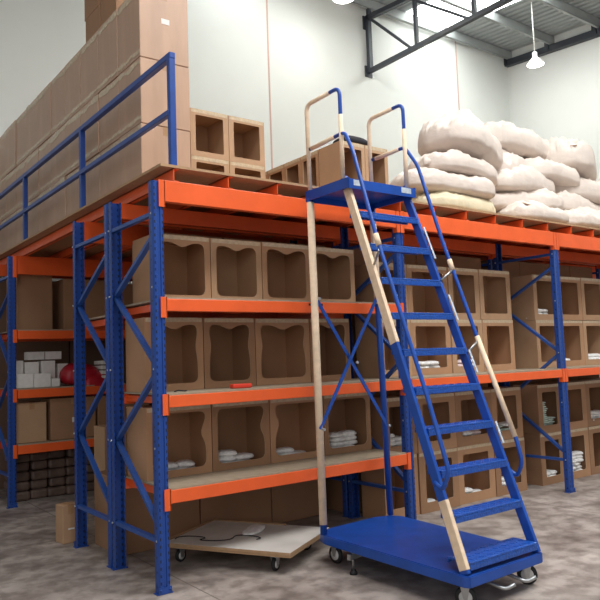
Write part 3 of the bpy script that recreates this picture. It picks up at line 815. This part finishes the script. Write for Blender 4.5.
# guard loops
def arc(pts, k=5, rad=.07):
    out = [Vector(pts[0])]
    for i in range(1, len(pts)-1):
        a, p, c = Vector(pts[i-1]), Vector(pts[i]), Vector(pts[i+1])
        r_ = min(rad, (a-p).length*.45, (c-p).length*.45)
        s_, e_ = p+(a-p).normalized()*r_, p+(c-p).normalized()*r_
        for t_ in range(k+1):
            u = t_/k; out.append(s_*(1-u)**2+p*2*u*(1-u)+e_*u*u)
    out.append(Vector(pts[-1])); return out
for X, nm in ((1.28, 'L'), (1.97, 'R')):
    b = MB(); b.tube(arc([P_(X, -.16, 2.95), P_(X, -.15, 3.69), P_(X, -.58, 3.70), P_(X, -.58, 2.95)]), .0155, 12); lp = b.build('guard_loop', BLUE_L, ld)
    b = MB(); b.tube(arc([P_(X, -.16, 2.97), P_(X, -.15, 3.69), P_(X, -.46, 3.697)]), .0175, 12); b.build('paper_wrap', WRAP, lp)
    b = MB(); b.tube([P_(X, -.58, 2.97), P_(X, -.58, 3.48)], .018, 12); b.build('paper_wrap', WRAP, lp)
# handrails
hl = arc([P_(1.28, -.18, 3.31), P_(1.28, -.62, 3.33), P_(1.25, -.74, 3.15), P_(1.235, -.97, 2.46), P_(1.2, -1.43, 1.3), P_(1.19, -1.585, .86), P_(1.185, -1.53, .74), P_(1.185, -1.46, .78)], 5, .05)
b = MB(); b.tube(hl, .015, 12); h1 = b.build('handrail', BLUE_L, ld)
hr = arc([P_(1.97, -.18, 3.32), P_(1.99, -.56, 3.335), P_(2.06, -.63, 3.17), P_(2.08, -.84, 2.5), P_(2.085, -1.14, 1.69), P_(2.09, -1.43, .96), P_(2.09, -1.47, .8), P_(2.085, -1.42, .7), P_(2.08, -1.36, .74)], 5, .05)
b = MB(); b.tube(hr, .015, 12); h2 = b.build('handrail', BLUE_L, ld)
b = MB(); b.tube([P_(1.28, -.2, 3.311), P_(1.28, -.5, 3.325)], .018, 12); b.build('paper_wrap', WRAP, h1)
b = MB(); b.tube([P_(1.2345, -.965, 2.47), P_(1.2325, -1.0, 2.38)], .022, 12); b.build('paper_wrap', WRAP, h1)
b = MB(); b.tube([P_(1.975, -.22, 3.321), P_(1.985, -.5, 3.332)], .018, 12); b.build('paper_wrap', WRAP, h2)
b = MB(); b.tube([P_(2.085, -1.13, 1.72), P_(2.09, -1.42, .98)], .0195, 12); b.build('paper_wrap', WRAP, h2)
b = MB(); b.tube([P_(2.081, -.9, 2.34), P_(2.081, -.93, 2.25)], .02, 12); b.build('paper_wrap', WRAP, h2)
# handrail stays
for X, z in ((1.22, 2.35), (2.07, 2.25), (2.07, 1.68)):
    b = MB(); fx = sxl if X < 1.6 else sxr
    yr = -.97-.4*(2.46-z) if X < 1.6 else (-.84-.37*(2.5-z)); b.tube([P_(X, yr, z), P_(fx(z-.08), syl(z-.08)+.02, z-.08)], .009, 8); b.build('rail_stay', STEEL, ld)
# paper left on the stringers
def wrap_str(fx, za, zb, nm):
    b = MB(); b.bar(P_(fx(za), syl(za)+.058, za), P_(fx(zb), syl(zb)+.058, zb), .034, .067, (0, 1, 0), .004); o = b.build('paper_wrap', WRAP, ld); o['label'] = nm
wrap_str(sxl, 1.68, 2.9, 'cream paper strip on the upper left stringer')
wrap_str(sxl, .26, .66, 'cream paper strip on the foot of the left stringer')
PEEL = mat('pale_residue', '#b9c3cf', .5, var=.25, scale=30)
for za, zb in ((2.35, 2.62), (1.85, 2.05), (1.45, 1.62), (.95, 1.1)):
    b = MB(); x = sxr(za)+.0155; b.bar(P_(sxr(za)+.004, syl(za)-.002, za), P_(sxr(zb)+.004, syl(zb)-.002, zb), .018, .004, (0, 1, 0)); b.build('paper_residue', PEEL, ld)
for x0_, x1_ in ((1.31, 1.4), (1.82, 1.93)):
    b = MB(); b.box(*P_(x0_, -.667, 2.905), *P_(x1_, -.6655, 2.95)); b.build('paper_residue', PEEL, ld)
# casters and feet
for x, y, a in ((1.31, -1.56, .6), (1.97, -1.54, .7), (1.33, -.25, .1), (1.97, -.27, 1.2)): caster(ld, x-OX, y-OY, .165, .068, a)
for X in (1.26, 1.98):
    pass
b = MB(); b.bar(P_(1.2, -.56, .13), P_(1.55, -.5, .13), .03, .04); b.tube([P_(1.245, -.555, .03), P_(1.245, -.555, .2)], .01, 10); st = b.build('stabiliser', STEEL, ld)
b = MB(); b.lathe([(.03, 0), (.03, .012), (.016, .035), (0, .035)], P_(1.245, -.555, 0.001), 'z', 16); b.build('rubber_foot', RUBBER, st)
b = MB(); b.bar(P_(1.45, -1.2, .15), P_(1.9, -1.2, .15), .05, .03)
for X in (1.5, 1.72): b.tube(arc([P_(X, -1.2, .14), P_(X, -1.55, .13), P_(X+.05, -1.68, .09), P_(X+.1, -1.72, .12)], 5, .05), .012, 10)
b.build('foot_pedal', STEEL, ld)
